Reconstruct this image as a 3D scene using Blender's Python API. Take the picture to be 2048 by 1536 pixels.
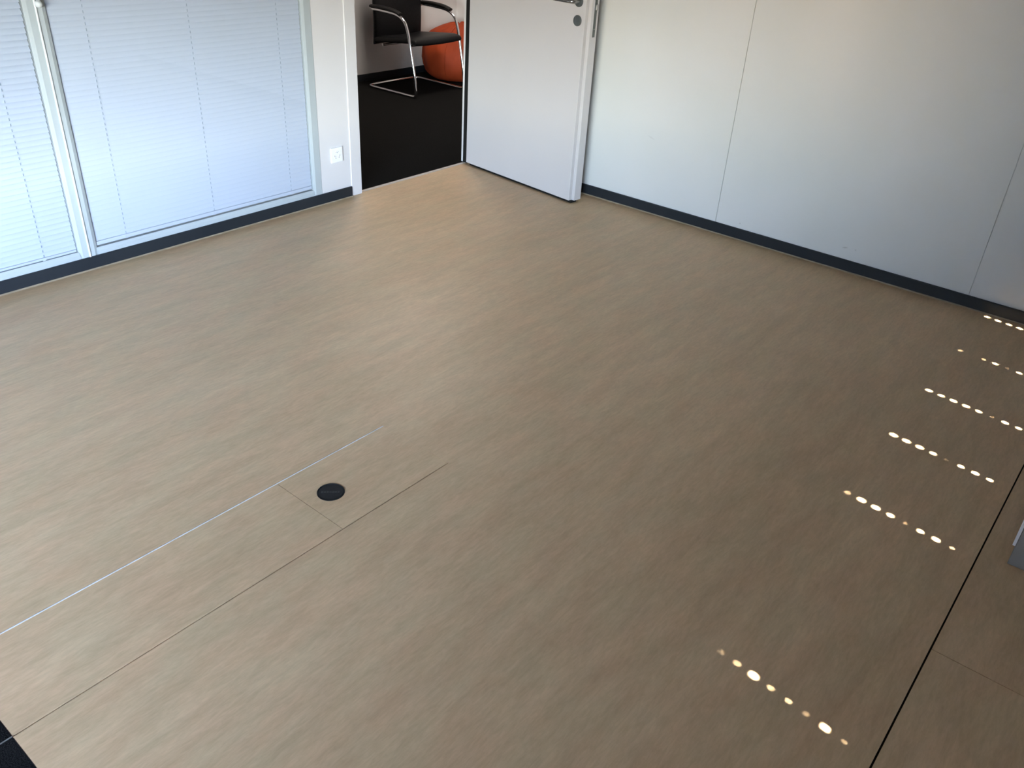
import bpy, bmesh, math, random
from mathutils import Vector, Matrix

# ------------------------------------------------------------------ camera, sky, sun, exposure
scene = bpy.context.scene
C = bpy.context.collection
for o in list(bpy.data.objects):
    bpy.data.objects.remove(o, do_unlink=True)

CAM_H = 1.60
F_PX = 1667.52                      # focal length in pixels of the 2048 px wide frame
cam_d = bpy.data.cameras.new('camera')
cam_d.sensor_fit = 'HORIZONTAL'
cam_d.sensor_width = 36.0
cam_d.lens = F_PX / 2048 * 36.0
cam_d.clip_start = 0.02
cam = bpy.data.objects.new('camera', cam_d)
C.objects.link(cam)
cam.matrix_world = Matrix((
    (0.63652791, 0.36842194, -0.67756734, 0.0),
    (-0.76945962, 0.36324465, -0.52534295, 0.0),
    (0.05257484, 0.85575616, 0.51470116, CAM_H),
    (0, 0, 0, 1)))
scene.camera = cam

SUN_DIR = Vector((0.137, 1.0, -1.535)).normalized()      # the way the sunlight travels
SKY_STRENGTH = 1.20
SUN_STRENGTH = 9.0
EXPOSURE = 4.28

world = bpy.data.worlds.new('world')
scene.world = world
world.use_nodes = True
wn, wl = world.node_tree.nodes, world.node_tree.links
wn.clear()
w_out = wn.new('ShaderNodeOutputWorld')
w_bg = wn.new('ShaderNodeBackground')
w_sky = wn.new('ShaderNodeTexSky')
w_sky.sky_type = 'NISHITA'
w_sky.sun_disc = False
w_sky.sun_elevation = math.radians(56.6)
w_sky.sun_rotation = math.radians(188)
w_sky.air_density = 1.0
w_sky.dust_density = 0.3
w_sky.ozone_density = 2.5
w_bg.inputs['Strength'].default_value = SKY_STRENGTH
w_wb = wn.new('ShaderNodeMix')                # camera white balance, slightly warm
w_wb.data_type = 'RGBA'
w_wb.blend_type = 'MULTIPLY'
w_wb.inputs[0].default_value = 1.0
w_wb.inputs[7].default_value = (1.23, 1.04, .97, 1)
wl.new(w_sky.outputs[0], w_wb.inputs[6])
wl.new(w_wb.outputs[2], w_bg.inputs[0])
wl.new(w_bg.outputs[0], w_out.inputs[0])

sun_d = bpy.data.lights.new('sun', 'SUN')
sun_d.energy = SUN_STRENGTH
sun_d.angle = math.radians(0.53)
sun_d.color = (1.0, 0.93, 0.82)
sun = bpy.data.objects.new('sun', sun_d)
C.objects.link(sun)
sun.location = (0, -6, 8)
sun.rotation_euler = SUN_DIR.to_track_quat('-Z', 'Y').to_euler()

WIN_W = (-7.0, -1.25)                # the daylight window in the south wall, its blinds drawn up
WIN_E = (1.15, 4.13)                # the window with closed blinds in the same wall
SILL, HEAD = 0.92, 2.42
SILL_W, HEAD_W = 0.62, 1.68         # the daylight window
Y_S = -0.528                        # inner face of the south wall
pd = bpy.data.lights.new('window_portal', 'AREA')
pd.shape = 'RECTANGLE'
pd.size = WIN_W[1] - WIN_W[0]
pd.size_y = HEAD_W - SILL_W
pd.cycles.is_portal = True
po = bpy.data.objects.new('window_portal', pd)
C.objects.link(po)
po.location = ((WIN_W[0] + WIN_W[1]) / 2, Y_S - 0.17, (SILL_W + HEAD_W) / 2)
po.rotation_euler = (math.radians(90), 0, 0)

scene.cycles.max_bounces = 7
scene.cycles.diffuse_bounces = 4
scene.cycles.glossy_bounces = 2
scene.cycles.transparent_max_bounces = 16
scene.cycles.sample_clamp_indirect = 0.6
scene.cycles.caustics_reflective = False
scene.cycles.caustics_refractive = False

vs = scene.view_settings
vs.view_transform = 'Standard'
vs.look = 'None'
vs.exposure = EXPOSURE
vs.gamma = 1.0
vs.use_curve_mapping = False

# ------------------------------------------------------------------ helpers
ORG = {}                            # world origin of every object that has children


class MB:
    """collects faces in world coordinates; build() links them as one mesh object"""

    def __init__(self):
        self.bm = bmesh.new()

    def box(self, x0, x1, y0, y1, z0, z1, bevel=0.0, seg=1):
        m = bmesh.new()
        bmesh.ops.create_cube(m, size=1.0)
        for v in m.verts:
            v.co = Vector((x0 + (v.co.x + .5) * (x1 - x0), y0 + (v.co.y + .5) * (y1 - y0), z0 + (v.co.z + .5) * (z1 - z0)))
        if bevel > 0:
            bmesh.ops.bevel(m, geom=m.edges[:], offset=bevel, segments=seg, profile=0.5, affect='EDGES')
        self.merge(m)
        return self

    def merge(self, m):
        me = bpy.data.meshes.new('tmp')
        m.to_mesh(me)
        m.free()
        self.bm.from_mesh(me)
        bpy.data.meshes.remove(me)

    def prism(self, pts, axis, a0, a1):
        """polygon pts (2D) extruded along axis ('x','y','z')"""
        def P(p, a):
            if axis == 'x':
                return Vector((a, p[0], p[1]))
            if axis == 'y':
                return Vector((p[0], a, p[1]))
            return Vector((p[0], p[1], a))
        A = [self.bm.verts.new(P(p, a0)) for p in pts]
        B = [self.bm.verts.new(P(p, a1)) for p in pts]
        self.bm.faces.new(A)
        self.bm.faces.new(B[::-1])
        n = len(pts)
        for i in range(n):
            self.bm.faces.new((A[i], B[i], B[(i + 1) % n], A[(i + 1) % n]))
        return self

    def tube(self, pts, r, n=14, squash=1.0, caps=True):
        pts = [Vector(p) for p in pts]
        rings = []
        up = None
        for i, p in enumerate(pts):
            a = pts[max(i - 1, 0)]
            b = pts[min(i + 1, len(pts) - 1)]
            t = (b - a).normalized()
            if up is None:
                up = Vector((0, 0, 1)) if abs(t.z) < .9 else Vector((0, 1, 0))
            s = t.cross(up).normalized()
            up = s.cross(t).normalized()
            rings.append([self.bm.verts.new(p + s * (r * math.cos(2 * math.pi * k / n)) + up * (r * squash * math.sin(2 * math.pi * k / n))) for k in range(n)])
        for i in range(len(rings) - 1):
            for k in range(n):
                self.bm.faces.new((rings[i][k], rings[i][(k + 1) % n], rings[i + 1][(k + 1) % n], rings[i + 1][k]))
        if caps:
            self.bm.faces.new(rings[0][::-1])
            self.bm.faces.new(rings[-1])
        return self

    def lathe(self, prof, c, axis='z', n=32, sx=1.0, sy=1.0):
        """prof: list of (radius, height) along axis about point c"""
        rings = []
        for r, h in prof:
            ring = []
            for k in range(n):
                a = 2 * math.pi * k / n
                u, v = r * math.cos(a) * sx, r * math.sin(a) * sy
                if axis == 'z':
                    q = Vector((u, v, h))
                elif axis == 'y':
                    q = Vector((u, h, v))
                else:
                    q = Vector((h, u, v))
                ring.append(self.bm.verts.new(Vector(c) + q))
            rings.append(ring)
        for i in range(len(rings) - 1):
            for k in range(n):
                self.bm.faces.new((rings[i][k], rings[i][(k + 1) % n], rings[i + 1][(k + 1) % n], rings[i + 1][k]))
        self.bm.faces.new(rings[0][::-1])
        self.bm.faces.new(rings[-1])
        return self

    def build(self, name, mat, parent=None, smooth=False, local=False, fix=True):
        if fix:
            bmesh.ops.recalc_face_normals(self.bm, faces=self.bm.faces[:])
        if parent is not None and not local:
            bmesh.ops.translate(self.bm, verts=self.bm.verts[:], vec=-ORG[parent.name])
        me = bpy.data.meshes.new(name)
        self.bm.to_mesh(me)
        self.bm.free()
        o = bpy.data.objects.new(name, me)
        C.objects.link(o)
        if mat:
            me.materials.append(mat)
        if smooth:
            for p in me.polygons:
                p.use_smooth = True
            if smooth != 'all':
                me.set_sharp_from_angle(angle=math.radians(smooth if isinstance(smooth, (int, float)) and smooth is not True else 40))
        o.parent = parent
        ORG[o.name] = ORG[parent.name].copy() if parent is not None else Vector((0, 0, 0))
        return o


def thing(name, label, cat, loc, group=None):
    o = bpy.data.objects.new(name, None)
    C.objects.link(o)
    o.location = loc
    o.empty_display_size = .1
    o['label'] = label
    if cat:
        o['category'] = cat
    if group:
        o['group'] = group
    ORG[o.name] = Vector(loc)
    return o


def struct(name, loc=(0, 0, 0), label=None):
    o = bpy.data.objects.new(name, None)
    C.objects.link(o)
    o.location = loc
    o['kind'] = 'structure'
    if label:
        o['label'] = label
    ORG[o.name] = Vector(loc)
    return o


def mark(o, label=None):
    o['kind'] = 'structure'
    if label:
        o['label'] = label
    return o


def tag(o, label, cat, group=None):
    o['label'] = label
    o['category'] = cat
    if group:
        o['group'] = group
    return o


def spline(pts, n=8):
    """Catmull-Rom through pts"""
    P = [Vector(p) for p in pts]
    P = [P[0] * 2 - P[1]] + P + [P[-1] * 2 - P[-2]]
    out = []
    for i in range(1, len(P) - 2):
        for k in range(n):
            t = k / n
            a, b, c, d = P[i - 1], P[i], P[i + 1], P[i + 2]
            out.append(.5 * ((2 * b) + (c - a) * t + (2 * a - 5 * b + 4 * c - d) * t * t + (3 * b - a - 3 * c + d) * t ** 3))
    out.append(P[-2])
    return out


# ------------------------------------------------------------------ materials
def mat(name, col, rough=.5, metal=0.0, spec=.5, coat=0.0):
    m = bpy.data.materials.new(name)
    m.use_nodes = True
    b = m.node_tree.nodes['Principled BSDF']
    b.inputs['Base Color'].default_value = (*col, 1)
    b.inputs['Roughness'].default_value = rough
    b.inputs['Metallic'].default_value = metal
    b.inputs['Specular IOR Level'].default_value = spec
    b.inputs['Coat Weight'].default_value = coat
    return m


def nt(m):
    return m.node_tree.nodes, m.node_tree.links, m.node_tree.nodes['Principled BSDF']


def noisy(m, c1, c2, scale=(1, 1, 1), nscale=5.0, detail=4.0, bump=0.0, lo=.35, hi=.65, dist=.001):
    """mottled colour between c1 and c2, optional fine bump"""
    n, l, b = nt(m)
    tc = n.new('ShaderNodeTexCoord')
    mp = n.new('ShaderNodeMapping')
    mp.inputs['Scale'].default_value = scale
    l.new(tc.outputs['Object'], mp.inputs['Vector'])
    nz = n.new('ShaderNodeTexNoise')
    nz.inputs['Scale'].default_value = nscale
    nz.inputs['Detail'].default_value = detail
    l.new(mp.outputs[0], nz.inputs['Vector'])
    cr = n.new('ShaderNodeValToRGB')
    cr.color_ramp.elements[0].position = lo
    cr.color_ramp.elements[1].position = hi
    cr.color_ramp.elements[0].color = (*c1, 1)
    cr.color_ramp.elements[1].color = (*c2, 1)
    l.new(nz.outputs['Fac'], cr.inputs[0])
    l.new(cr.outputs[0], b.inputs['Base Color'])
    if bump:
        bp = n.new('ShaderNodeBump')
        bp.inputs['Strength'].default_value = bump
        bp.inputs['Distance'].default_value = dist
        l.new(nz.outputs['Fac'], bp.inputs['Height'])
        l.new(bp.outputs[0], b.inputs['Normal'])
    return m


def wood_floor():
    m = mat('oak_vinyl', (.3, .24, .18), rough=.42, spec=.45)
    n, l, b = nt(m)
    tc = n.new('ShaderNodeTexCoord')

    def noise(scale, nscale, detail, rough=.55, dist=0.0):
        mp = n.new('ShaderNodeMapping')
        mp.inputs['Scale'].default_value = scale
        l.new(tc.outputs['Object'], mp.inputs['Vector'])
        nz = n.new('ShaderNodeTexNoise')
        nz.inputs['Scale'].default_value = nscale
        nz.inputs['Detail'].default_value = detail
        nz.inputs['Roughness'].default_value = rough
        nz.inputs['Distortion'].default_value = dist
        l.new(mp.outputs[0], nz.inputs['Vector'])
        return nz

    def mixc(kind, fac, a, bb):
        mx = n.new('ShaderNodeMix')
        mx.data_type = 'RGBA'
        mx.blend_type = kind
        if isinstance(fac, float):
            mx.inputs[0].default_value = fac
        else:
            l.new(fac, mx.inputs[0])
        for s, v in ((6, a), (7, bb)):
            if isinstance(v, tuple):
                mx.inputs[s].default_value = (*v, 1)
            else:
                l.new(v, mx.inputs[s])
        return mx.outputs[2]

    def ramp(fac, lo, hi):
        cr = n.new('ShaderNodeMapRange')
        cr.inputs[1].default_value = lo
        cr.inputs[2].default_value = hi
        l.new(fac, cr.inputs[0])
        return cr.outputs[0]

    broad = noise((.5, 2.4, 1), 1.0, 2)             # wide soft bands along the grain
    mid = noise((4.4, 21, 1), 1.0, 5, .62, .3)       # board-wide streaks
    fine = noise((26, 112, 1), 1.0, 5, .7, .4)         # fibres
    blot = noise((5, 9, 1), 1.0, 3)                  # pinkish / greenish cast
    c = mixc('MIX', ramp(broad.outputs[0], .32, .68), (.590, .412, .240), (.668, .472, .286))
    c = mixc('MIX', ramp(mid.outputs[0], .36, .66), mixc('MULTIPLY', 1.0, c, (.90, .89, .875)), mixc('MULTIPLY', 1.0, c, (1.05, 1.05, 1.05)))
    c = mixc('MIX', ramp(fine.outputs[0], .34, .66), mixc('MULTIPLY', 1.0, c, (.90, .89, .88)), mixc('MULTIPLY', 1.0, c, (1.05, 1.05, 1.05)))
    c = mixc('MIX', ramp(blot.outputs[0], .35, .65), mixc('MULTIPLY', 1.0, c, (1.03, .985, .96)), mixc('MULTIPLY', 1.0, c, (.975, 1.005, .985)))
    l.new(c, b.inputs['Base Color'])
    rr = n.new('ShaderNodeMapRange')
    rr.inputs[3].default_value = .36
    rr.inputs[4].default_value = .50
    l.new(mid.outputs[0], rr.inputs[0])
    l.new(rr.outputs[0], b.inputs['Roughness'])
    bp = n.new('ShaderNodeBump')
    bp.inputs['Strength'].default_value = .12
    bp.inputs['Distance'].default_value = .0006
    l.new(fine.outputs[0], bp.inputs['Height'])
    l.new(bp.outputs[0], b.inputs['Normal'])
    return m


def thin_glass():
    m = bpy.data.materials.new('window_glass')
    m.use_nodes = True
    n, l = m.node_tree.nodes, m.node_tree.links
    n.clear()
    out = n.new('ShaderNodeOutputMaterial')
    mx = n.new('ShaderNodeMixShader')
    tr = n.new('ShaderNodeBsdfTransparent')
    tr.inputs[0].default_value = (.985, .99, .99, 1)
    gl = n.new('ShaderNodeBsdfGlossy')
    gl.inputs['Roughness'].default_value = .02
    lw = n.new('ShaderNodeLayerWeight')         # Schlick reflectance of a thin pane
    p5 = n.new('ShaderNodeMath')
    p5.operation = 'POWER'
    p5.inputs[1].default_value = 5.0
    l.new(lw.outputs['Facing'], p5.inputs[0])
    fr = n.new('ShaderNodeMath')
    fr.operation = 'MULTIPLY_ADD'
    fr.inputs[1].default_value = .96
    fr.inputs[2].default_value = .022
    l.new(p5.outputs[0], fr.inputs[0])
    l.new(fr.outputs[0], mx.inputs[0])
    l.new(tr.outputs[0], mx.inputs[1])
    l.new(gl.outputs[0], mx.inputs[2])
    l.new(mx.outputs[0], out.inputs[0])
    return m


M = {}
M['wood'] = wood_floor()
M['wall'] = noisy(mat('white_wall_panel', (.70, .71, .695), rough=.55, spec=.3), (.685, .70, .685), (.72, .725, .715), (1, 1, 1), 1.6, 3, .05, dist=.0005)
M['paint'] = noisy(mat('grey_white_paint', (.70, .69, .68), rough=.8, spec=.2), (.69, .68, .67), (.72, .71, .70), (1, 1, 1), 2.0, 3)
M['panel'] = noisy(mat('white_coated_panel', (.67, .66, .67), rough=.5, spec=.35), (.66, .65, .66), (.68, .67, .68), (1, 1, 1), 1.4, 2)
M['door'] = noisy(mat('white_door_laminate', (.60, .583, .588), rough=.45, spec=.35), (.59, .573, .578), (.61, .593, .598), (1, 1, .4), 1.8, 2)
M['frame'] = noisy(mat('pale_grey_aluminium_paint', (.42, .465, .485), rough=.55, spec=.25), (.41, .455, .475), (.43, .475, .495), (1, 1, 1), 2.0, 2)
M['bead'] = mat('white_gloss_profile', (.66, .70, .72), rough=.4, spec=.3)
M['slat'] = noisy(mat('pale_blue_blind_slat', (.525, .58, .695), rough=.5, spec=.3), (.515, .57, .685), (.535, .59, .705), (.6, 1, 1), 1.5, 2)
M['cord'] = mat('grey_blind_cord', (.30, .36, .46), rough=.8)
M['skirt'] = noisy(mat('dark_slate_skirting', (.015, .019, .024), rough=.5, spec=.3), (.013, .017, .022), (.018, .022, .027), (1, 1, 1), 3, 3)
M['caulk'] = noisy(mat('tan_sealant', (.30, .235, .16), rough=.5), (.27, .21, .14), (.33, .26, .18), (6, 6, 1), 3, 2)
M['glass'] = thin_glass()
M['carpet'] = noisy(mat('black_carpet', (.011, .0108, .0104), rough=1, spec=.02), (.0065, .0066, .0065), (.0160, .0155, .0148), (1, 1, 1), 260, 3, .8, dist=.004)
M['subfloor'] = noisy(mat('dark_joint_dirt', (.03, .024, .016), rough=1, spec=.1), (.02, .016, .01), (.05, .04, .028), (8, 30, 1), 3, 3)
M['alu'] = noisy(mat('brushed_aluminium', (.50, .49, .48), rough=.5, metal=1), (.44, .43, .42), (.56, .55, .54), (40, 3, 40), 3, 3)
M['steel'] = noisy(mat('satin_stainless_steel', (.40, .40, .40), rough=.28, metal=1), (.36, .36, .36), (.43, .43, .42), (30, 30, 3), 5, 3)
M['steel_d'] = noisy(mat('dull_steel_plate', (.13, .145, .145), rough=.45, metal=.7), (.12, .135, .135), (.15, .165, .165), (30, 30, 3), 5, 3)
M['pale_metal'] = noisy(mat('pale_worn_metal', (.72, .70, .68), rough=.5, spec=.4), (.62, .59, .55), (.80, .78, .77), (14, 60, 1), 2, 3)
M['added_horizon'] = noisy(mat('pale_blue_grey_render', (.40, .43, .46), rough=.9), (.38, .41, .44), (.42, .45, .48), (1, 1, 1), .5, 4)
M['added_horizon_glass'] = mat('facade_glass', (.05, .06, .07), rough=.1)
M['bronze'] = noisy(mat('bronze_anodised_strip', (.55, .50, .45), rough=.45, metal=.2), (.52, .47, .42), (.58, .53, .48), (20, 3, 20), 3, 3)
M['chrome'] = mat('polished_chrome', (.78, .78, .80), rough=.07, metal=1)
M['rubber'] = mat('black_rubber', (.008, .008, .008), rough=.7, spec=.3)
M['leather'] = noisy(mat('black_leather', (.004, .004, .005), rough=.45, spec=.25), (.003, .003, .004), (.006, .006, .007), (1, 1, 1), 60, 3, .15, dist=.001)
M['armpad'] = noisy(mat('black_arm_pad', (.004, .004, .004), rough=.5, spec=.25), (.003, .003, .003), (.006, .005, .005), (1, 1, 1), 30, 3)
M['orange'] = noisy(mat('orange_nylon', (.36, .052, .015), rough=.6, spec=.2), (.32, .045, .012), (.40, .06, .018), (1, 1, 1), 6, 3)
M['cap'] = noisy(mat('black_plastic', (.009, .011, .013), rough=.55, spec=.2), (.008, .010, .011), (.011, .013, .015), (1, 1, 1), 40, 3)
M['emboss'] = mat('grey_worn_relief', (.030, .033, .036), rough=.5, spec=.25)
M['plug'] = mat('white_socket_plastic', (.86, .86, .89), rough=.3, spec=.5)
M['hole'] = mat('dark_recess', (.10, .10, .11), rough=.8)
M['grey_metal'] = noisy(mat('grey_powder_coat', (.25, .235, .22), rough=.6, spec=.25), (.24, .225, .21), (.265, .25, .235), (1, 1, 1), 4, 3)
M['concrete'] = noisy(mat('pale_concrete', (.42, .41, .39), rough=.9), (.38, .37, .35), (.46, .45, .43), (1, 1, 1), 1.5, 5)
M['ground'] = noisy(mat('grey_paving', (.085, .095, .10), rough=.95), (.075, .085, .09), (.095, .105, .11), (1, 1, 1), .4, 5)
M['blind_out'] = noisy(mat('anthracite_aluminium_slat', (.06, .062, .065), rough=.5), (.055, .057, .06), (.065, .067, .07), (1, 1, 1), 2, 2)

lamp_m = bpy.data.materials.new('warm_lamp_diffuser')
lamp_m.use_nodes = True
_b = lamp_m.node_tree.nodes['Principled BSDF']
_b.inputs['Emission Color'].default_value = (1.0, .89, .79, 1)
_b.inputs['Emission Strength'].default_value = 2.0
M['lamp'] = lamp_m

# small grey rub marks low on the east wall
def rub_marks(m, spots):
    n, l, b = nt(m)
    tc = n.new('ShaderNodeTexCoord')
    prev = b.inputs['Base Color'].links[0].from_socket
    for (y, z, ry, rz, ang, amt) in spots:
        mp = n.new('ShaderNodeMapping')
        mp.vector_type = 'TEXTURE'
        mp.inputs['Location'].default_value = (0, y, z)
        mp.inputs['Rotation'].default_value = (ang, 0, 0)
        mp.inputs['Scale'].default_value = (1, ry, rz)
        l.new(tc.outputs['Object'], mp.inputs['Vector'])
        ln = n.new('ShaderNodeVectorMath')
        ln.operation = 'LENGTH'
        l.new(mp.outputs[0], ln.inputs[0])
        mr = n.new('ShaderNodeMapRange')
        mr.inputs[1].default_value = .3
        mr.inputs[2].default_value = 1.0
        mr.inputs[3].default_value = amt
        mr.inputs[4].default_value = 0.0
        l.new(ln.outputs['Value'], mr.inputs[0])
        mx = n.new('ShaderNodeMix')
        mx.data_type = 'RGBA'
        l.new(mr.outputs[0], mx.inputs[0])
        l.new(prev, mx.inputs[6])
        mx.inputs[7].default_value = (.38, .38, .36, 1)
        prev = mx.outputs[2]
    l.new(prev, b.inputs['Base Color'])


rub_marks(M['wall'], [(1.164, .116, .018, .005, -.25, .6), (1.111, .118, .005, .005, 0, .5), (1.737, .086, .006, .005, 0, .5), (2.35, .42, .03, .006, .3, .18)])

# ------------------------------------------------------------------ the room shell (metres; camera stands at x=0, y=0)
X_E = 4.163          # east wall face
Y_N = 3.643          # north partition face
Y_B = 3.708          # its back in the hall
X_W = -7.4
Z_C = 2.62
X_CARP = 0.248       # vinyl starts here, carpet west of it
DU = dict(x0=X_CARP, xm=1.150, x1=1.586, y0=1.468, y1=1.771)
Y_SEAM = 0.0496
H_Y1, H_X1 = 5.960, 6.450    # far and east wall of the hall

# floor
fl = struct('floor')
b = MB()
T = .012
b.box(X_CARP, X_E, DU['y1'] + .003, Y_N + .012, -T, 0)
b.box(DU['x1'] + .0001, X_E, DU['y0'] - .0026, DU['y1'] + .003, -T, 0)
b.box(X_CARP, X_E, Y_SEAM + .0023, DU['y0'] - .0026, -T, 0)
b.build('vinyl_sheet', M['wood'], fl)
MB().box(X_CARP, 1.854 - .0008, Y_S, Y_SEAM - .0023, -T, -.0008).build('edge_board', M['wood'], fl)
MB().box(1.854 + .0008, X_E, Y_S, Y_SEAM - .0023, -T, -.0008).build('edge_board', M['wood'], fl)
MB().box(DU['x0'], DU['xm'] - .0009, DU['y0'] + .0015, DU['y1'] - .003, -T, -.0004).build('duct_cover', M['wood'], fl)
# end cover with the round cut-out for the grommet
GX, GY, GR = 1.2344, 1.6210, .0425
b = MB()
x0, x1, y0, y1 = DU['xm'] + .0009, DU['x1'] - .0005, DU['y0'] + .0015, DU['y1'] - .003
N = 48
outer, inner = [], []
for k in range(N):
    a = 2 * math.pi * (k + .5) / N
    dx, dy = math.cos(a), math.sin(a)
    t = min(((x1 - GX) if dx > 0 else (GX - x0)) / max(abs(dx), 1e-6), ((y1 - GY) if dy > 0 else (GY - y0)) / max(abs(dy), 1e-6))
    outer.append([GX + dx * t, GY + dy * t])
    inner.append((GX + dx * (GR - .001), GY + dy * (GR - .001)))
for cx, cy in ((x0, y0), (x1, y0), (x1, y1), (x0, y1)):     # snap the nearest fan point onto each corner
    i = min(range(N), key=lambda q: (outer[q][0] - cx) ** 2 + (outer[q][1] - cy) ** 2)
    outer[i] = [cx, cy]
Z1 = -.0004
vo = [b.bm.verts.new((p[0], p[1], Z1)) for p in outer]
vi = [b.bm.verts.new((p[0], p[1], Z1)) for p in inner]
vob = [b.bm.verts.new((p[0], p[1], -T)) for p in outer]
vib = [b.bm.verts.new((p[0], p[1], -T)) for p in inner]
for k in range(N):
    j = (k + 1) % N
    b.bm.faces.new((vo[k], vo[j], vi[j], vi[k]))
    b.bm.faces.new((vo[k], vob[k], vob[j], vo[j]))
    b.bm.faces.new((vi[k], vi[j], vib[j], vib[k]))
b.build('duct_cover', M['wood'], fl)
# bright metal lip along the far side of the duct, worn dirty joint along the near side
b = MB()
b.box(X_CARP, DU['x1'], DU['y1'] - .0028, DU['y1'] + .0004, -T, .0004)
b.build('duct_edge_profile', M['pale_metal'], fl)
b = MB()
b.box(X_W, X_CARP - .0005, DU['y0'] - .002, DU['y0'] + .001, -T, .0012)
b.box(X_W, X_CARP - .0005, DU['y1'] - .002, DU['y1'] + .001, -T, .0012)
b.build('duct_edge_profile', M['alu'], fl)
MB().box(X_W, X_E, Y_S, Y_N + .02, -.06, -T).build('screed', M['subfloor'], fl)
b = MB()
b.box(X_W, X_CARP - .001, DU['y1'] + .001, Y_N, -T, 0)
b.box(X_W, X_CARP - .001, DU['y0'] + .001, DU['y1'] - .002, -T, 0)
b.box(X_W, X_CARP - .001, Y_S, DU['y0'] - .002, -T, 0)
b.build('carpet', M['carpet'], fl)

hf = MB().box(-1.4, H_X1, Y_N + .034, H_Y1, -.06, 0).build('floor_hall', M['carpet'])
mark(hf)

# ceiling
mark(MB().box(X_W, X_E + .1, Y_S - .25, Y_B, Z_C, Z_C + .1).build('ceiling', M['paint']))
mark(MB().box(-1.4, H_X1 + .1, Y_B, H_Y1 + .1, Z_C, Z_C + .1).build('ceiling_hall', M['paint']))

# east wall: panels with open joints
we = struct('wall_east', (X_E, 0, 0))
MB().box(X_E + .008, X_E + .1, Y_S - .2, Y_B, 0, Z_C).build('wall_core', M['wall'], we)
js = [Y_S, .557, 1.880, 3.203, Y_N]
for i in range(4):
    MB().box(X_E, X_E + .009, js[i] + .0012, js[i + 1] - .0012, .03, Z_C, bevel=.0012).build('panel', M['wall'], we)

# west wall
mark(MB().box(X_W - .1, X_W, Y_S - .2, Y_B, 0, Z_C).build('wall_west', M['paint']))

# unseen cross wall, added to shade the west end of the glazing
mark(MB().box(-1.20, -1.10, 1.9, Y_B, 0, Z_C).build('wall_added_shade', M['paint']))

# south wall with its two window openings
ws = struct('wall_south', (0, Y_S, 0))
b = MB()
ya, yb = Y_S - .22, Y_S
b.box(X_W, X_E + .1, ya, yb, -.06, SILL_W)
b.box(WIN_W[1], X_E + .1, ya, yb, SILL_W, SILL)
b.box(X_W, WIN_W[0], ya, yb, SILL_W, SILL)
b.box(X_W, X_E + .1, ya, yb, HEAD, Z_C)
b.box(WIN_W[0], WIN_W[1], ya, yb, HEAD_W, HEAD)
for xa, xb in ((X_W, WIN_W[0]), (WIN_W[1], WIN_E[0]), (WIN_E[1], X_E + .1)):
    b.box(xa, xb, ya, yb, SILL, HEAD)
b.build('masonry', M['paint'], ws)
MB().box(WIN_W[0], WIN_W[1], ya - .05, yb + .03, SILL_W, SILL_W + .02, bevel=.003).build('window_sill', M['paint'], ws)

# north partition: the white panels round the glazing and the door
wn_ = struct('wall_north', (0, Y_N, 0))
FR_X = [-1.097, 0.225, 1.547, 2.869]       # glazing units between these
JL0, JL1 = 3.080, 3.155                     # left door jamb
JR0, JR1 = 4.080, X_E                       # right door jamb
D_TOP = 2.10
G_TOP = 2.46
MB().box(X_W, FR_X[0], Y_N, Y_B, 0, Z_C).build('panel', M['panel'], wn_)
MB().box(FR_X[0], FR_X[-1], Y_N, Y_B, G_TOP, Z_C).build('panel', M['panel'], wn_)
MB().box(FR_X[0], FR_X[-1], Y_N + .002, Y_B, 0, .056).build('sill_rail', M['panel'], wn_)
MB().box(FR_X[-1] + .001, JL0, Y_N, Y_B, 0, Z_C).build('panel', M['panel'], wn_)
MB().box(JL0, X_E, Y_N, Y_B, D_TOP + .06, Z_C).build('panel', M['panel'], wn_)
MB().box(X_E + .1, H_X1, Y_N, Y_B, 0, Z_C).build('panel', M['panel'], wn_)

# hall walls
mark(MB().box(-1.4, H_X1 + .1, H_Y1, H_Y1 + .1, 0, Z_C).build('wall_hall_north', M['paint']))
mark(MB().box(H_X1, H_X1 + .1, Y_B, H_Y1, 0, Z_C).build('wall_hall_east', M['paint']))
mark(MB().box(-1.5, -1.4, Y_B, H_Y1, 0, Z_C).build('wall_hall_west', M['paint']))
mark(MB().box(-1.4, H_X1, H_Y1 - .012, H_Y1, 0, .060, bevel=.002).build('baseboard_hall_north', M['skirt']))
mark(MB().box(H_X1 - .012, H_X1, Y_B, H_Y1 - .012, 0, .060, bevel=.002).build('baseboard_hall_east', M['skirt']))

# skirtings with their thin sealant bead
mark(MB().box(X_E - .013, X_E, Y_S, Y_N, 0, .0585, bevel=.0015).build('baseboard_east', M['skirt']))
mark(MB().box(X_W, JL0 - .001, Y_N - .011, Y_N, 0, .0585, bevel=.0015).build('baseboard_north', M['skirt']))
mark(MB().prism([(X_E - .0185, 0), (X_E - .013, 0), (X_E - .013, .005)], 'y', Y_S, Y_N).build('trim_1', M['caulk']), 'thin tan sealant bead along the east skirting')
mark(MB().prism([(Y_N - .0165, 0), (Y_N - .011, 0), (Y_N - .011, .005)], 'x', X_CARP, JL0 - .001).build('trim_2', M['caulk']), 'thin tan sealant bead along the partition skirting')

# ------------------------------------------------------------------ glazed partition units, each with a blind between the panes
ZB0 = .058


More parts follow.
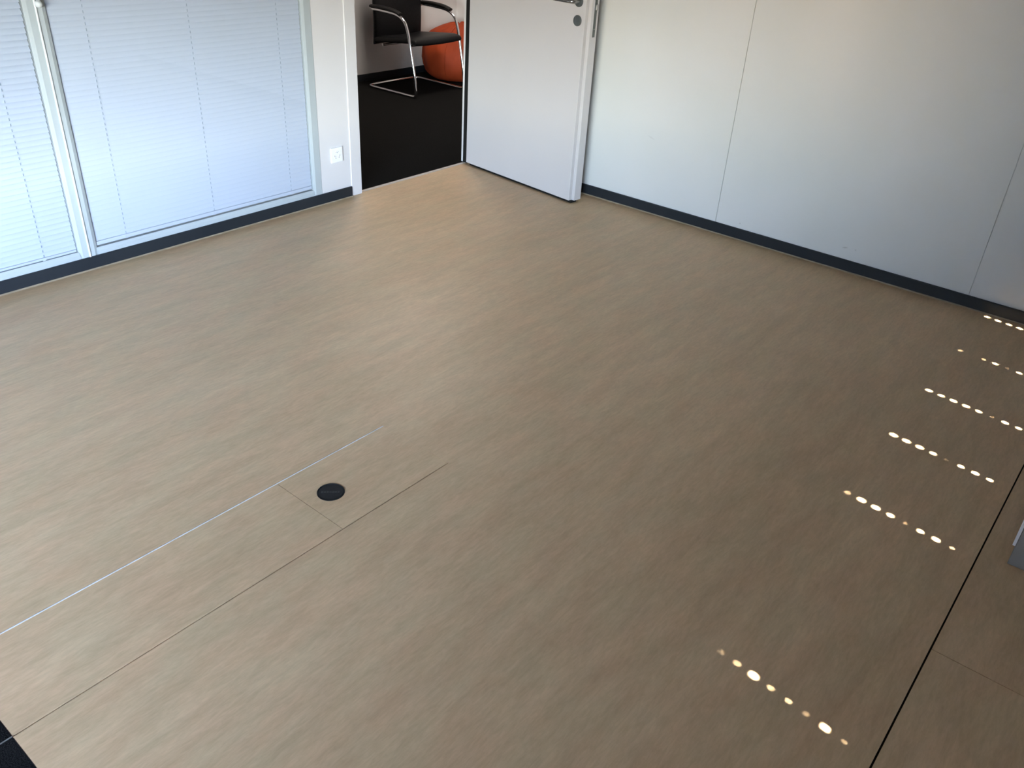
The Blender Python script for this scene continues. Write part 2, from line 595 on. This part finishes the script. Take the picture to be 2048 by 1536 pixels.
def glazing(n, xa, xb, il, ir):
    """unit between xa and xb; il / ir = width of left / right stile"""
    w = struct('window_%d' % n, (xa, Y_N, 0))
    xi0, xi1 = xa + il, xb - ir
    zi0, zi1 = .090, G_TOP - .04
    yf, yk = Y_N - .002, Y_B + .004
    ch = .015                                  # chamfered inner edge

    def stile(x_out, x_in):
        s = 1 if x_in > x_out else -1
        pts = [(x_out, yf), (x_in - s * ch, yf), (x_in, yf + .006), (x_in, yk), (x_out, yk)]
        MB().prism(pts, 'z', ZB0, G_TOP).build('stile', M['frame'], w)
    stile(xa + .0015, xi0)
    stile(xb - .0015, xi1)
    pts = [(yf, ZB0), (yf, zi0 - ch * .9), (yf + .006, zi0), (yk, zi0), (yk, ZB0)]
    MB().prism(pts, 'x', xi0 - ch * .2, xi1 + ch * .2).build('bottom_rail', M['frame'], w)
    pts = [(yf, G_TOP), (yf, zi1 + ch * .9), (yf + .006, zi1), (yk, zi1), (yk, G_TOP)]
    MB().prism(pts, 'x', xi0 - ch * .2, xi1 + ch * .2).build('top_rail', M['frame'], w)
    for y in (yf + .0065, yk - .012):
        MB().box(xi0 - .004, xi1 + .004, y, y + .002, zi0 - .004, zi1 + .004).build('pane', M['glass'], w)
    return w, xi0, xi1, zi0, zi1


def slat_mesh(x0, x1, tilt, width=.0245):
    """one gently curved slat, lower edge to the room; centre at the origin height"""
    bm = bmesh.new()
    ca, sa = math.cos(tilt), math.sin(tilt)
    prof = []
    K = 4
    for k in range(K + 1):
        u = (k / K - .5) * width
        crown = .0016 * (1 - (2 * u / width) ** 2)
        prof.append((-(u * ca) * -1 - crown * sa, u * sa + crown * ca))
    top = [[bm.verts.new((x, p[0], p[1])) for p in prof] for x in (x0, x1)]
    for k in range(K):
        bm.faces.new((top[0][k], top[0][k + 1], top[1][k + 1], top[1][k]))
    me = bpy.data.meshes.new('slat')
    bm.to_mesh(me)
    bm.free()
    me.materials.append(M['slat'])
    for p in me.polygons:
        p.use_smooth = True
    return me


def inner_blind(xi0, xi1, zi0, zi1, tilt, cords, label, z_bot):
    y = Y_N + .0150
    t = thing('venetian_blind', label, 'blind', ((xi0 + xi1) / 2, y, zi0), 'blinds inside the glazed partition')
    cx = (xi0 + xi1) / 2
    me = slat_mesh(xi0 + .004 - cx, xi1 - .004 - cx, tilt)
    pitch = .02235
    z = z_bot + .012
    while z < zi1 - .05:
        o = bpy.data.objects.new('slat', me)
        C.objects.link(o)
        o.parent = t
        o.location = (0, 0, z - zi0)
        z += pitch
    MB().box(xi0 + .004, xi1 - .004, y - .0065, y + .0065, z_bot - (.020 if z_bot > .11 else .012), z_bot - .001, bevel=.002).build('bottom_bar', M['slat'], t)
    MB().box(xi0 + .002, xi1 - .002, y - .011, y + .011, zi1 - .03, zi1 - .002).build('head_box', M['frame'], t)
    for xc in cords:
        # ladder cord: short vertical dashes that show in front of each slat
        b = MB()
        zz = z_bot + .012
        while zz < zi1 - .05:
            yo = y - .0245 / 2 * math.cos(tilt) - .0012
            b.box(xc - .0014, xc + .0014, yo - .0006, yo + .0004, zz - .011, zz + .000)
            zz += pitch
        b.build('ladder_cord', M['cord'], t)
        MB().box(xc - .007, xc + .007, y - .0080, y - .006, z_bot - .020, z_bot - .001, bevel=.001).build('cord_clip', M['slat'], t)
    return t


w3, *i3 = glazing(1, FR_X[0], FR_X[1], .044, .045)
w1, *i1 = glazing(2, FR_X[1], FR_X[2], .044, .045)
w2, *i2 = glazing(3, FR_X[2], FR_X[3], .040, .057)
inner_blind(*i3, math.radians(72), [-.90, -.40, .06], 'closed pale blue venetian blind in the partition pane over the black carpet', .100)
inner_blind(*i1, math.radians(61), [.40, .88, 1.357], 'pale blue venetian blind with slightly open slats beside the white ball pull', .104)
inner_blind(*i2, math.radians(78), [1.735, 2.200, 2.672], 'tightly closed pale blue venetian blind in the pane next to the wall socket', .116)

# cover bead on the joint between the two units, and the blind's ball pull
bx = FR_X[2]
b = MB()
b.tube([(bx, Y_N - .004, ZB0), (bx, Y_N - .004, G_TOP)], .0042, n=10)
b.build('joint_bead', M['bead'], w2, smooth=True)
bt = thing('blind_pull', 'small white ball pull hanging on a cord against the glazing mullion', 'blind pull', (bx + .005, Y_N - .026, 1.090))
prof = [(.0135 * math.sin(math.pi * k / 14), -.0135 * math.cos(math.pi * k / 14)) for k in range(1, 14)]
MB().lathe(prof, (bx + .005, Y_N - .026, 1.104), n=24).build('ball', M['bead'], bt, smooth='all')
MB().tube([(bx + .004, Y_N - .024, 1.114), (bx + .004, Y_N - .012, 2.40)], .0018, n=8).build('cord', M['bead'], bt, smooth=True)

# ------------------------------------------------------------------ wall socket
sx, sz, hs = 1.8635 * 1.6, .1605 * 1.6, .041
so = thing('wall_socket', 'square white triple wall socket on the narrow panel beside the door', 'socket', (sx, Y_N, sz))
MB().box(sx - hs, sx + hs, Y_N - .009, Y_N, sz - hs, sz + hs, bevel=.003, seg=2).build('cover_plate', M['plug'], so)
for ang, (dx, dz) in zip((0, 120, 240), ((.0, .017), (-.0148, -.0095), (.0148, -.0095))):
    c = Vector((sx + dx, Y_N - .009, sz + dz))
    ca, sa = math.cos(math.radians(ang)), math.sin(math.radians(ang))
    hexp = [(-.0135, 0), (-.0085, .0075), (.0085, .0075), (.0135, 0), (.0085, -.0075), (-.0085, -.0075)]
    R2 = lambda p: (c.x + p[0] * ca - p[1] * sa, c.z + p[0] * sa + p[1] * ca)
    ob = MB().prism([R2(p) for p in hexp], 'y', Y_N - .0105, Y_N - .0088).build('outlet', M['plug'], so)
    for px, pz in ((-.0075, 0), (.0075, 0), (0, -.003)):
        q = R2((px, pz))
        MB().lathe([(.0018, -.0112), (.0018, -.0095)], (q[0], Y_N, q[1]), axis='y', n=10).build('pin_hole', M['hole'], ob)

# ------------------------------------------------------------------ door with frame
d1 = struct('door_1', (4.050, 3.634, 0), 'white office door standing open with steel lever handle')
MB().box(JL0, JL1, Y_N - .006, Y_B + .004, 0, D_TOP + .06, bevel=.002).build('jamb', M['panel'], d1)
MB().box(JR0, JR1, Y_N, Y_B - .002, 0, D_TOP + .06, bevel=.002).build('jamb', M['panel'], d1)
MB().box(JL1, JR0, Y_N, Y_B, D_TOP, D_TOP + .06, bevel=.002).build('head_jamb', M['panel'], d1)
MB().box(JR0 - .009, JR0 + .001, Y_N + .002, Y_N + .038, 0, D_TOP).build('seal', M['rubber'], d1)
MB().box(JL1, JR0 - .008, Y_N + .013, Y_N + .033, -.012, .0035, bevel=.0012).build('threshold_strip', M['bronze'], d1)
leaf_rot = math.atan2(-.5741, -.0708)
L = .9255
b = MB()
b.box(0, L, 0, .025, .0145, D_TOP - .004, bevel=.0015)
b.box(-.004, L + .021, .0245, .080, .0145, D_TOP + .010, bevel=.0015)
leaf = b.build('door_leaf', M['door'], d1, local=True)
leaf.rotation_euler = (0, 0, leaf_rot)
hz = .667 * 1.6
hxx = .8755                        # handle rose along the leaf
MB().lathe([(.0275, 0), (.0275, -.006), (.0255, -.009)], (hxx, 0, hz + .016), axis='y', n=32).build('handle_rose', M['steel_d'], leaf, smooth=30, local=True)
hb = MB()
hp = spline([(hxx, 0, hz + .016), (hxx, -.030, hz + .016), (hxx - .006, -.046, hz + .016), (hxx - .022, -.054, hz + .016), (hxx - .07, -.054, hz + .016), (hxx - .135, -.054, hz + .016)], 6)
hb.tube(hp, .0098, n=16)
hb.build('lever_handle', M['steel'], leaf, smooth=50, local=True)
kz = hz - .078
MB().lathe([(.0275, 0), (.0275, -.006), (.025, -.009)], (hxx, 0, kz), axis='y', n=32).build('key_rose', M['steel_d'], leaf, smooth=30, local=True)
# lock forend let into the edge, with its latch
fx = L + .021
MB().box(fx - .001, fx + .0006, .046, .066, hz - .155, hz + .14, bevel=.0005).build('lock_forend', M['steel_d'], leaf, local=True)
MB().box(fx - .002, fx + .011, .050, .062, hz - .022, hz + .010, bevel=.003).build('latch_bolt', M['steel'], leaf, local=True)
MB().lathe([(.0035, 0), (.0035, .0012)], (fx + .0002, .056, hz - .115), axis='x', n=12).build('screw', M['steel'], leaf, local=True)
MB().lathe([(.026, 0), (.026, .006), (.024, .009)], (hxx, .080, hz + .016), axis='y', n=32).build('handle_rose', M['steel_d'], leaf, smooth=30, local=True)
hp = spline([(hxx, .080, hz + .016), (hxx, .110, hz + .016), (hxx - .006, .124, hz + .016), (hxx - .022, .131, hz + .016), (hxx - .135, .131, hz + .016)], 6)
MB().tube(hp, .0098, n=16).build('lever_handle', M['steel'], leaf, smooth=50, local=True)
# drop seal in the bottom edge, brought forward as the dark shade line below
MB().box(.03, L + .014, .004, .052, .003, .0150).build('drop_seal_shade', M['rubber'], leaf, local=True)

# ------------------------------------------------------------------ floor grommet
g = thing('floor_grommet', 'round black plastic cable grommet set into the wooden floor duct cover', 'grommet', (GX, GY, 0))
MB().lathe([(GR - .002, -.010), (GR - .0012, .0002), (GR - .0012, .0012), (GR - .0035, .0012), (GR - .0045, .0002), (GR - .0045, -.010)], (GX, GY, 0), n=48).build('rim', M['cap'], g, smooth=30)
MB().lathe([(GR - .0052, -.008), (GR - .0052, -.0004), (GR - .0062, .0004)], (GX, GY, 0), n=48).build('lid', M['cap'], g, smooth=30)
b = MB()                            # worn low relief across the lid
rel = [(-.026, .0075), (-.0175, .0085), (-.009, .006), (-.001, .0085), (.007, .006), (.0145, .0085), (.023, .007)]
td = Vector((.70, -.714, 0)).normalized()      # direction of the relief on the floor
tn = Vector((-td.y, td.x, 0))
for i, (u, wd) in enumerate(rel):
    c = Vector((GX, GY, 0)) + td * u
    hh = (.0045, .0035, .0042, .003, .0045, .0038, .0045)[i]
    q = [c + td * sx_ * wd * .42 + tn * sy_ * hh for sx_, sy_ in ((-1, -1), (1, -1), (1, 1), (-1, 1))]
    b.prism([(p.x, p.y) for p in q], 'z', .0003, .00075)
b.build('embossed_relief', M['emboss'], g)

# ------------------------------------------------------------------ chair in the hall
XL, XR = 5.120, 5.714
ch = thing('visitor_chair', 'black leather cantilever visitor chair with chrome tube frame standing on the hall carpet', 'chair', ((XL + XR) / 2, 5.45, 0))
R_T = .0115
side = [(5.690, .640), (5.600, .641), (5.470, .636), (5.395, .628), (5.335, .607), (5.290, .567), (5.262, .500), (5.244, .430), (5.225, .345), (5.206, .260), (5.187, .160), (5.176, .080), (5.174, .040), (5.186, .018), (5.215, .0120), (5.35, .0120), (5.55, .0120), (5.69, .0120)]
path = [(XL, y, z) for y, z in side]
path += [(XL + .006, 5.735, .012), (XL + .03, 5.762, .012), (XL + .10, 5.772, .012), ((XL + XR) / 2, 5.777, .012), (XR - .10, 5.772, .012), (XR - .03, 5.762, .012), (XR - .006, 5.735, .012)]
path += [(XR, y, z) for y, z in reversed(side)]
MB().tube(spline(path, 5), R_T, n=14).build('frame_tube', M['chrome'], ch, smooth='all')
for xx in (XL, XR):
    pts = spline([(xx, 5.695, .660), (xx, 5.60, .664), (xx, 5.47, .659), (xx, 5.395, .648), (xx, 5.350, .634)], 6)
    b = MB()
    b.tube(pts, .026, n=16, squash=.52)
    b.build('armrest', M['armpad'], ch, smooth='all')


def cushion(x0, x1, ya, yb, z_of, th, nx=10, ny=12, edge=.02):
    """soft slab over the rectangle, z_of(u, v) gives the mid height; rounded rim"""
    b = MB()

    def P(u, v, s):
        ex = min(u, 1 - u) * (x1 - x0)
        ey = min(v, 1 - v) * (yb - ya)
        k = math.sqrt(max(0, 1 - (1 - min(min(ex, ey) / edge, 1)) ** 2))
        return (x0 + u * (x1 - x0), ya + v * (yb - ya), z_of(u, v) + s * th / 2 * (.25 + .75 * k))

    def grid(n, L_):
        e = edge / L_
        return [0, e * .15, e * .5, e] + [e + (1 - 2 * e) * i / n for i in range(1, n)] + [1 - e, 1 - e * .5, 1 - e * .15, 1]
    us, vs_ = grid(nx, x1 - x0), grid(ny, yb - ya)
    G = {s: [[b.bm.verts.new(P(u, v, s)) for v in vs_] for u in us] for s in (-1, 1)}
    for s in (-1, 1):
        for i in range(len(us) - 1):
            for j in range(len(vs_) - 1):
                b.bm.faces.new((G[s][i][j], G[s][i + 1][j], G[s][i + 1][j + 1], G[s][i][j + 1]))
    nu, nv = len(us), len(vs_)
    ring = [(i, 0) for i in range(nu)] + [(nu - 1, j) for j in range(1, nv)] + [(i, nv - 1) for i in range(nu - 2, -1, -1)] + [(0, j) for j in range(nv - 2, 0, -1)]
    for a in range(len(ring)):
        p, q = ring[a], ring[(a + 1) % len(ring)]
        b.bm.faces.new((G[-1][p[0]][p[1]], G[-1][q[0]][q[1]], G[1][q[0]][q[1]], G[1][p[0]][p[1]]))
    return b


SX0, SX1 = XL + .022, XR - .022
cushion(SX0, SX1, 5.195, 5.700, lambda u, v: .448 - .022 * max(0, 1 - v / .2) ** 2 - .050 * v - .008 * math.sin(math.pi * u), .046).build('seat', M['leather'], ch, smooth='all')
# backrest: same slab stood up (u across, v upwards), leaning back
b = cushion(SX0, SX1, .358, 1.020, lambda u, v: 0.0, .040)
for v in b.bm.verts:
    h = v.co.y
    t = (h - .358) / .662
    uu = (v.co.x - SX0) / (SX1 - SX0)
    yy = 5.700 + .055 * t - .030 * math.sin(math.pi * t) - v.co.z + .015 * math.sin(math.pi * uu)
    v.co = Vector((v.co.x, yy, h))
b.build('backrest', M['leather'], ch, smooth='all')
for yy, zz in ((5.245, .408), (5.60, .366)):
    MB().tube([(XL + .003 if yy < 5.4 else XL + .03, yy, zz), (XR - .003 if yy < 5.4 else XR - .03, yy, zz)], .009, n=10).build('seat_support', M['chrome'], ch, smooth=True)
for xx in (XL, XR):
    MB().tube([(xx, 5.690, .640), (xx + (.03 if xx == XL else -.03), 5.705, .640)], .010, n=10).build('back_bracket', M['chrome'], ch, smooth=True)

# ------------------------------------------------------------------ bean bag in the hall corner
random.seed(4)
bc = Vector((6.090, 5.580, 0))
b = MB()
prof = [(.02, .0), (.17, .0), (.255, .008), (.300, .045), (.326, .10), (.338, .17), (.336, .24), (.322, .30), (.296, .345), (.260, .383), (.215, .412), (.165, .434), (.120, .450), (.085, .462), (.050, .468), (.01, .468)]
b.lathe(prof, bc, n=48)
for v in b.bm.verts:
    d = v.co - bc
    a = math.atan2(d.y, d.x)
    z = d.z
    k = min(1, z / .08)
    f = 1 + k * (.020 * math.sin(6 * a + .4) * min(1, z / .3) + .018 * math.sin(11 * a + 9 * z) + .012 * math.sin(23 * a - 14 * z))
    v.co.x = bc.x + d.x * f
    v.co.y = bc.y + d.y * f
    v.co.z += k * (.010 * math.sin(3 * a + 1) + .006 * math.sin(14 * a + 22 * z))
bag = thing('bean_bag', 'slumped orange bean bag in the hall corner behind the black chair', 'bean bag', bc)
b.build('bag', M['orange'], bag, smooth='all')
for k in range(6):                  # stitched seams running up the bag
    a = 2 * math.pi * k / 6 + .35
    pts = []
    for r, z in prof[2:13]:
        f = 1 + min(1, z / .08) * (.020 * math.sin(6 * a + .4) * min(1, z / .3) + .018 * math.sin(11 * a + 9 * z) + .012 * math.sin(23 * a - 14 * z))
        zz = z + min(1, z / .08) * (.010 * math.sin(3 * a + 1) + .006 * math.sin(14 * a + 22 * z))
        pts.append((bc.x + r * f * 1.003 * math.cos(a), bc.y + r * f * 1.003 * math.sin(a), max(zz, .006)))
    MB().tube(spline(pts, 3), .0035, n=6).build('seam', M['orange'], bag, smooth='all')

# ------------------------------------------------------------------ pedestal by the south window
PX0, PX1, PY = 1.462 * 1.6, 1.462 * 1.6 + .34, -.0228
pe = thing('drawer_pedestal', 'grey pedestal with white edged fronts beside the dark floor seam', 'pedestal', ((PX0 + PX1) / 2, PY - .24, 0))
MB().box(PX0, PX1, PY - .46, PY, 0, .54, bevel=.0015).build('body', M['grey_metal'], pe)
zz = .067
for i, h_ in enumerate((.18, .14, .14)):
    dr = MB().box(PX0 - .0035, PX1, PY, PY + .0078, zz, zz + h_, bevel=.001).build('drawer_front', M['plug'], pe)
    MB().box((PX0 + PX1) / 2 - .06, (PX0 + PX1) / 2 + .06, PY + .0075, PY + .018, zz + h_ - .03, zz + h_ - .018, bevel=.002).build('handle', M['steel'], dr)
    zz += h_ + .003

# ------------------------------------------------------------------ south windows and their blinds
for n, (xa, xb), nm, sl, hd in ((4, WIN_W, 5, SILL_W, HEAD_W), (5, WIN_E, 3, SILL, HEAD)):
    w = struct('window_%d' % n, (xa, Y_S - .10, sl))
    y0_, y1_ = Y_S - .050, Y_S - .012
    MB().box(xa, xb, y0_, y1_, sl + .02, sl + .07, bevel=.003).build('bottom_rail', M['panel'], w)
    MB().box(xa, xb, y0_, y1_, hd - .05, hd, bevel=.003).build('top_rail', M['panel'], w)
    for k in range(nm + 1):
        xx = xa + (xb - xa) * k / nm
        xx = min(max(xx, xa + .015), xb - .015)
        if n == 5 and 0 < k < nm:
            continue                # fixed glazing, the closed blind's cords hang in front of it
        MB().box(xx - .015, xx + .015, y0_ + .001, y1_ - .001, sl + .07, hd - .05, bevel=.003).build('stile', M['panel'], w)
    MB().box(xa + .01, xb - .01, Y_S - .034, Y_S - .030, sl + .06, hd - .04).build('pane', M['glass'], w)

# closed outside blind whose slats are punched for the cords: the sun dots on the floor come through these slots
BY = -.600
PITCH = .072
Z_K0 = (.4448 - BY) * 1.535         # height of the slot that throws the innermost dot
cols = [2.572, 2.289, 2.006, 1.743, 1.464, .926]
col_x = [c * 1.6 - .137 * (.4448 - BY) for c in cols]
S_ = {0: None, 1: (.0018, .0028), 2: (.0036, .0058), 3: (.0098, .0155), 4: (.0118, .0195)}
grade = [
    [3, 4, 3, 4, 4, 3, 4, 3, 2],
    [2, 0, 2, 3, 1, 3, 3, 3, 1],
    [3, 3, 4, 4, 3, 1, 4, 3, 1],
    [4, 4, 4, 3, 1, 3, 4, 3, 1],
    [2, 4, 4, 3, 1, 3, 4, 2, 0],
    [1, 2, 4, 2, 2, 1, 4, 1, 2]]
bl = thing('outside_blind', 'closed anthracite venetian blind with punched cord slots over the east window', 'blind', ((WIN_E[0] + WIN_E[1]) / 2, BY, SILL))
bx0, bx1 = WIN_E[0] + .004, WIN_E[1] - .004
n_sl = int((HEAD - SILL) / PITCH) + 2
k_first = round((Z_K0 - SILL) / PITCH)
zt0 = Z_K0 - PITCH * 9
for i in range(24):
    zc = zt0 + i * PITCH
    if zc - .041 > HEAD or zc + .041 < SILL:
        continue
    k = 9 - i                       # dot index counted from the innermost
    holes = []
    for c in range(6):
        gr = grade[c][k] if 0 <= k < 9 else 0
        if S_[gr]:
            holes.append((col_x[c], *S_[gr]))
    holes.sort()
    bm = bmesh.new()
    tl = math.radians(5)

    def V(x, h):
        return bm.verts.new((x, BY + h * math.sin(tl), zc + h * math.cos(tl)))
    H = .044

    def quad(xa, xb, ha, hb):
        bm.faces.new((V(xa, ha), V(xb, ha), V(xb, hb), V(xa, hb)))
    x = bx0
    for hx, hw, hh in holes:
        quad(x, hx - hw / 2, -H, H)
        quad(hx - hw / 2, hx + hw / 2, -H, -hh / 2)
        quad(hx - hw / 2, hx + hw / 2, hh / 2, H)
        x = hx + hw / 2
    quad(x, bx1, -H, H)
    bmesh.ops.remove_doubles(bm, verts=bm.verts[:], dist=1e-5)
    m_ = MB()
    m_.merge(bm)
    m_.build('slat', M['blind_out'], bl)
for xa, xb in ((WIN_E[0], WIN_E[0] + .03), (WIN_E[1] - .02, WIN_E[1])):
    MB().box(xa, xb, BY - .02, BY - .012, SILL, HEAD).build('guide_rail', M['blind_out'], bl)
    MB().box(xa, xb, BY + .012, BY + .02, SILL, HEAD).build('guide_rail', M['blind_out'], bl)

# eaves slab over east window; unseen west slab added to block sun; ground
mark(MB().box(WIN_E[0] - .08, X_E + 2.5, -1.160, ya, 2.50, 2.72).build('trim_3', M['concrete']), 'concrete eaves slab over the east window')
mark(MB().box(X_W - 2.5, WIN_E[0] - .08, -2.10, ya, 2.50, 2.72).build('trim_4', M['concrete']), 'added concrete slab that keeps direct sun out of the west window')
mark(MB().box(-60, 60, -90, ya - .01, -6.2, -6.0).build('floor_outside', M['ground']))

# unseen building block, added to hide the low yellowish sky from the window
nb = struct('wall_added_horizon', (0, -26, -6))
MB().box(-70, 60, -36, -26, -6, 2.2).build('facade', M['added_horizon'], nb)
for k in range(30):
    MB().box(-66 + 4 * k, -63.6 + 4 * k, -26.02, -25.99, -.4, 1.2).build('window_band', M['added_horizon_glass'], nb)

# ------------------------------------------------------------------ hall ceiling lamp
lp = thing('ceiling_lamp', 'square warm white ceiling lamp in the hall', 'lamp', (4.9, 4.95, Z_C))
MB().box(4.60, 5.20, 4.65, 5.25, Z_C - .04, Z_C, bevel=.003).build('housing', M['panel'], lp)
MB().box(4.62, 5.18, 4.67, 5.23, Z_C - .043, Z_C - .0395).build('diffuser', M['lamp'], lp)
